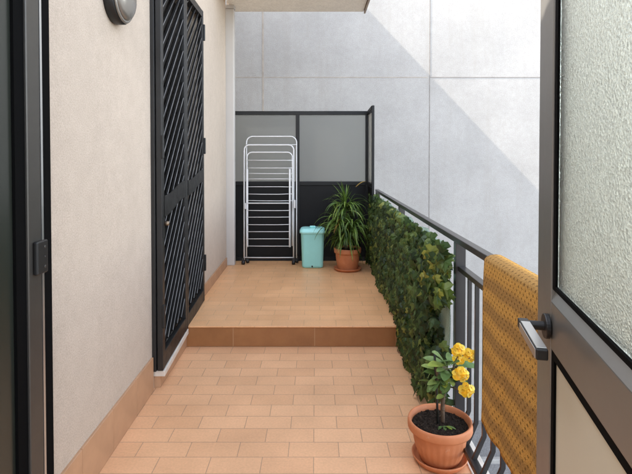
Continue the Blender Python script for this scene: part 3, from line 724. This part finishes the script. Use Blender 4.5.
for i in range(7):    # low shoots at the foot
    pa = q(445 + rr.uniform(-3, 3), 426, -0.03); a = rr.uniform(-2.6, 0.2)
    lance(b, pa, V((math.cos(a), math.sin(a), rr.uniform(0.1, 0.5))), V((0, 0, 1)), rr.uniform(0.03, 0.055), 0.014)
b.build('leaves', M['spurge'], fp_)
clusters = [((458, 350), -.03, 7, 0.027), ((469.5, 355.5), -.02, 7, 0.027), ((460.5, 374.5), -.07, 9, 0.032), ((466.5, 390), -.07, 8, 0.031), ((459, 360), -.01, 4, 0.022)]
for (xy, dy, n_, rad) in clusters:
    b = MB(); c = q(*xy, dy)
    for i in range(n_):
        an_ = 6.283 * i / n_ + rr.uniform(-.3, .3); q_ = (0.35 if i % 3 == 0 else 1.0) * rr.uniform(0.75, 1.05)
        dd = V((math.cos(an_) * q_, -0.75 + rr.uniform(-.25, .35), math.sin(an_) * q_ + 0.3)).normalized()
        p = c + V((dd.x * rad * 1.05, dd.y * rad * 0.6, dd.z * rad * 0.85)); u = dd.orthogonal().normalized(); u.rotate(Quaternion(dd, rr.uniform(0, 6.28))); w = dd.cross(u)
        s = rr.uniform(0.0165, 0.021)
        for sg in (1, -1):   # two rounded bracts
            vs = [p]; m_ = 10
            for k in range(m_ + 1):
                a = R(-105 + 210 * k / m_); e = s * (0.75 + 0.25 * math.cos(a * 0.9))
                vs.append(p + u * sg * (math.cos(a) * e * 0.85 + s * 0.15) + w * math.sin(a) * e + dd * (0.25 * s * (math.cos(a) ** 2) + rr.uniform(-.0008, .0008)))
            b.add(vs, [(0, k + 1, k + 2) if sg > 0 else (0, k + 2, k + 1) for k in range(m_)], 0, False)
        b.lathe([(0.0016, -0.001), (0.0020, 0.001), (0.0008, 0.0025)], p + dd * 0.002, 8, 'Z', mi=1)
    b.build('flower_cluster', [M['petal'], M['petal_eye']], fp_)

# ------------------------------------------------------------------ throw over the handrail
b = MB(); b.uv = []
NYt, ya, yb = 60, 1.948, 1.30
prof = []     # (x, z, arc length) from inner hem over the rail to the outer hem
s = 0
inner = [(0.674, 0.345 + (0.995 - 0.345) * i / 34) for i in range(35)]
arc = [(0.715 - 0.041 * math.cos(a), 0.995 + 0.022 * math.sin(a)) for a in [R(x) for x in (15, 35, 60, 90, 120, 145, 165)]]
outer = [(0.757, 0.995 - (0.995 - 0.52) * i / 20) for i in range(21)]
pl = inner + arc + outer; prev = None; acc = []
for p in pl:
    if prev: s += math.hypot(p[0] - prev[0], p[1] - prev[1])
    acc.append(s); prev = p
vs = []; fs = []
for i in range(NYt + 1):
    t = i / NYt; y = ya + (yb - ya) * t
    for j, (x, z) in enumerate(pl):
        k = max(0, (0.99 - z)) if j < 35 else 0
        wv = 0.012 * math.sin(y * 14 + z * 2) * min(1, k * 3) + 0.003 * math.sin(y * 37 + z * 6 + 1) * min(1, k * 2)
        yy = y + 0.004 * math.sin(z * 9) * (1 - t) + 0.012 * k * (1 - t)
        zz = z + (0.004 * math.sin(y * 21) * (1 - j / 34) if j < 35 else 0)
        if j < 35: x2 = min(x - abs(wv) * 0.9 - 0.004 * k, 0.676)
        else: x2 = x
        vs.append((x2, yy, zz)); b.uv.append(((ya - y), acc[j]))
nP = len(pl)
for i in range(NYt):
    for j in range(nP - 1): fs.append((i * nP + j, i * nP + j + 1, (i + 1) * nP + j + 1, (i + 1) * nP + j))
b.add(vs, fs, 0, True)
tw = b.build('woven_throw', M['throw'], solid=0.007)
tag(tw, 'ochre open-weave throw with holes hung over the railing handrail', 'throw')

# ------------------------------------------------------------------ right-hand glazed door, open
D0 = V((0.5057, 1.09, 0)); dd = V((-0.209, -0.978, 0)).normalized(); dn = V((-0.978, 0.209, 0)).normalized()
def DR(p):    # a along the leaf from the free edge to the hinges, h up, w out of the visible face
    a, h, w = p; return D0 + dd * a + dn * w + V((0, 0, h))
dr = empty('glazed_door', DR((0.4, 0.02, -0.02)), 'open bronze metal door with rippled glass above a cream panel and lever handle', 'door')
DL = 0.82; T = -0.05
b = MB(DR)
b.box((0, 0.02, T), (0.070, 2.35, 0)); b.box((DL - 0.08, 0.02, T), (DL, 2.35, 0))
b.box((0.0701, 1.013, T + 0.001), (DL - 0.0801, 1.112, -0.001)); b.box((0.0701, 0.02, T + 0.001), (DL - 0.0801, 0.14, -0.001)); b.box((0.0701, 2.25, T + 0.001), (DL - 0.0801, 2.35, -0.001))
b.build('frame', M['bronze'], dr, bevel=0.002)
b = MB(DR); b.box((-0.053, 0.02, -0.014), (-0.0006, 2.345, -0.0015)); b.build('edge_strip', M['bronze'], dr, bevel=0.003)
b = MB(DR)   # sloping glazing bead on top of the lock rail
b.add([(0.0705, 1.1125, -0.001), (DL - 0.081, 1.1125, -0.001), (DL - 0.081, 1.1125, -0.03), (0.0705, 1.1125, -0.03), (0.0705, 1.137, -0.012), (DL - 0.081, 1.137, -0.012), (DL - 0.081, 1.137, -0.03), (0.0705, 1.137, -0.03)],
      [(3, 2, 1, 0), (4, 5, 6, 7), (0, 1, 5, 4), (1, 2, 6, 5), (2, 3, 7, 6), (3, 0, 4, 7)])
b.build('glazing_bead', M['alu'], dr)
def ring(name, a0, a1, h0, h1, w0, w1, t):
    b = MB(DR); b.box((a0, h0, w0), (a0 + t, h1, w1)); b.box((a1 - t, h0, w0), (a1, h1, w1))
    b.box((a0 + t, h0, w0), (a1 - t, h0 + t * 0.5, w1)); b.box((a0 + t, h1 - t, w0), (a1 - t, h1, w1)); return b.build(name, M['gasket'], dr)
ring('gasket', 0.0705, DL - 0.081, 1.1375, 2.249, -0.034, -0.004, 0.018)
ring('gasket', 0.0705, DL - 0.081, 0.141, 1.0125, -0.034, -0.003, 0.018)
b = MB(DR); b.box((0.0890, 1.147, -0.015), (DL - 0.0995, 2.2305, -0.009)); b.build('glass_pane', M['ripple_glass'], dr, origin=(0, 0, 0))
b = MB(DR); b.box((0.0890, 0.1505, -0.030), (DL - 0.0995, 0.9940, -0.008)); b.build('lower_panel', M['cream_panel'], dr)
# lever handle
hc = (0.0605, 1.056)
def disc(a, h, w0, w1, r, seg=28):
    c0 = DR((a, h, 0)); u = dd; z = V((0, 0, 1)); vs = []
    for w in (w0, w1):
        for k in range(seg): an = 2 * math.pi * k / seg; vs.append(c0 + dn * w + u * math.cos(an) * r + z * math.sin(an) * r)
    fs = [(k, (k + 1) % seg, seg + (k + 1) % seg, seg + k) for k in range(seg)] + [list(range(seg))[::-1], list(range(seg, 2 * seg))]
    return vs, fs
b = MB(); b.add(*disc(*hc, 0.0005, 0.011, 0.026)); hd = b.build('handle', M['black_plastic'], dr, bevel=0.002)
b = MB(); b.add(*disc(*hc, 0.0112, 0.047, 0.0095, 20), smooth=False); b.build('neck', M['black_plastic'], hd)
b = MB(DR); b.box((hc[0] - 0.013, hc[1] - 0.010, 0.040), (hc[0] + 0.165, hc[1] + 0.0105, 0.061)); b.build('lever', M['black_plastic'], hd, bevel=0.0025)
b = MB(DR); b.box((hc[0] + 0.016, hc[1] + 0.0107, 0.0415), (hc[0] + 0.160, hc[1] + 0.0125, 0.0595)); b.build('lever_inlay', M['alu'], hd, bevel=0.0006)
b = MB(DR); b.box((hc[0] + 0.016, hc[1] - 0.008, 0.0611), (hc[0] + 0.160, hc[1] + 0.0085, 0.0622)); b.build('lever_inlay', M['alu'], hd)

# ------------------------------------------------------------------ left-hand door leaf, open against the wall
LX = -0.90
ll = empty('door_leaf', (LX, 1.3, 0.02), 'dark narrow-framed door leaf with dark glass and a small latch box at far left', 'door')
def ly(px): return LX * F / (px - 316.0)
b = MB(); b.box((LX - 0.045, ly(27.5), 0.02), (LX, ly(40.5), 2.4)); b.box((LX - 0.045, 0.75, 0.02), (LX, 0.83, 2.4)); b.box((LX - 0.044, 0.83, 0.02), (LX - 0.001, ly(27.5), 0.12)); b.box((LX - 0.044, 0.83, 2.3), (LX - 0.001, ly(27.5), 2.4))
b.build('frame', M['dark_alu'], ll, bevel=0.003)
b = MB(); b.box((LX - 0.04, ly(40.5), 0.02), (LX - 0.012, ly(54), 2.4)); b.build('edge_gasket', M['gasket'], ll)
b = MB(); b.box((LX - 0.0118, ly(42.2), 0.02), (LX - 0.004, ly(44.2), 2.4)); b.build('edge_trim', M['alu'], ll)
b = MB(); b.box((LX - 0.03, ly(17.5), 0.12), (LX - 0.008, ly(27.5), 2.3)); b.build('gasket', M['gasket'], ll)
b = MB(); b.box((LX - 0.028, 0.83, 0.12), (LX - 0.018, ly(17.5), 2.3)); b.build('glass_pane', M['dark_glass'], ll)
kz0 = P(40, 273, X=LX).z; kz1 = P(40, 240, X=LX).z
b = MB(); b.box((LX + 0.0005, ly(31.5), kz0), (LX + 0.016, ly(42.5), kz1)); kp = b.build('latch_box', M['black_plastic'], ll, bevel=0.005, seg=3)
for f in (0.2, 0.5, 0.8):
    z = kz0 + (kz1 - kz0) * f; y = ly(39); s_ = 0.005 if f != 0.5 else 0.003
    b = MB(); b.lathe([(s_, 0), (s_, 0.0012), (s_ * 0.6, 0.0016)], (LX + 0.016, y, z), 12, 'X'); b.build('screw', M['dark_alu'], kp)

# ------------------------------------------------------------------ light
SY = 0.13
sdir = V((1.0, SY, -1.05)).normalized()
sl = bpy.data.lights.new('sun', 'SUN'); so = bpy.data.objects.new('sun', sl); COL.objects.link(so)
sl.energy = 2.0; sl.angle = R(0.4); sl.color = (1.0, 0.93, 0.83)
so.rotation_euler = sdir.to_track_quat('-Z', 'Y').to_euler()
w = bpy.data.worlds.new('World'); scene.world = w; w.use_nodes = True; nt = w.node_tree
sky = nt.nodes.new('ShaderNodeTexSky'); sky.sky_type = 'NISHITA'; sky.sun_disc = False
sky.sun_elevation = math.asin(-sdir.z); sky.sun_rotation = math.atan2(-sdir.x, -sdir.y)
sky.dust_density = 1.0; sky.air_density = 0.8; sky.ozone_density = 0.4
bg = nt.nodes['Background']; hs = nt.nodes.new('ShaderNodeHueSaturation'); hs.inputs['Saturation'].default_value = 0.45; nt.links.new(sky.outputs[0], hs.inputs['Color']); nt.links.new(hs.outputs[0], bg.inputs[0]); bg.inputs[1].default_value = 0.15
vs_ = scene.view_settings; vs_.view_transform = 'Standard'; vs_.look = 'None'; vs_.gamma = 1; vs_.exposure = 3.0; vs_.use_curve_mapping = False
cy = scene.cycles; cy.max_bounces = 10; cy.diffuse_bounces = 6; cy.glossy_bounces = 4; cy.transmission_bounces = 8; cy.transparent_max_bounces = 12
cy.use_denoising = True; cy.caustics_reflective = False; cy.caustics_refractive = False; cy.sample_clamp_indirect = 6
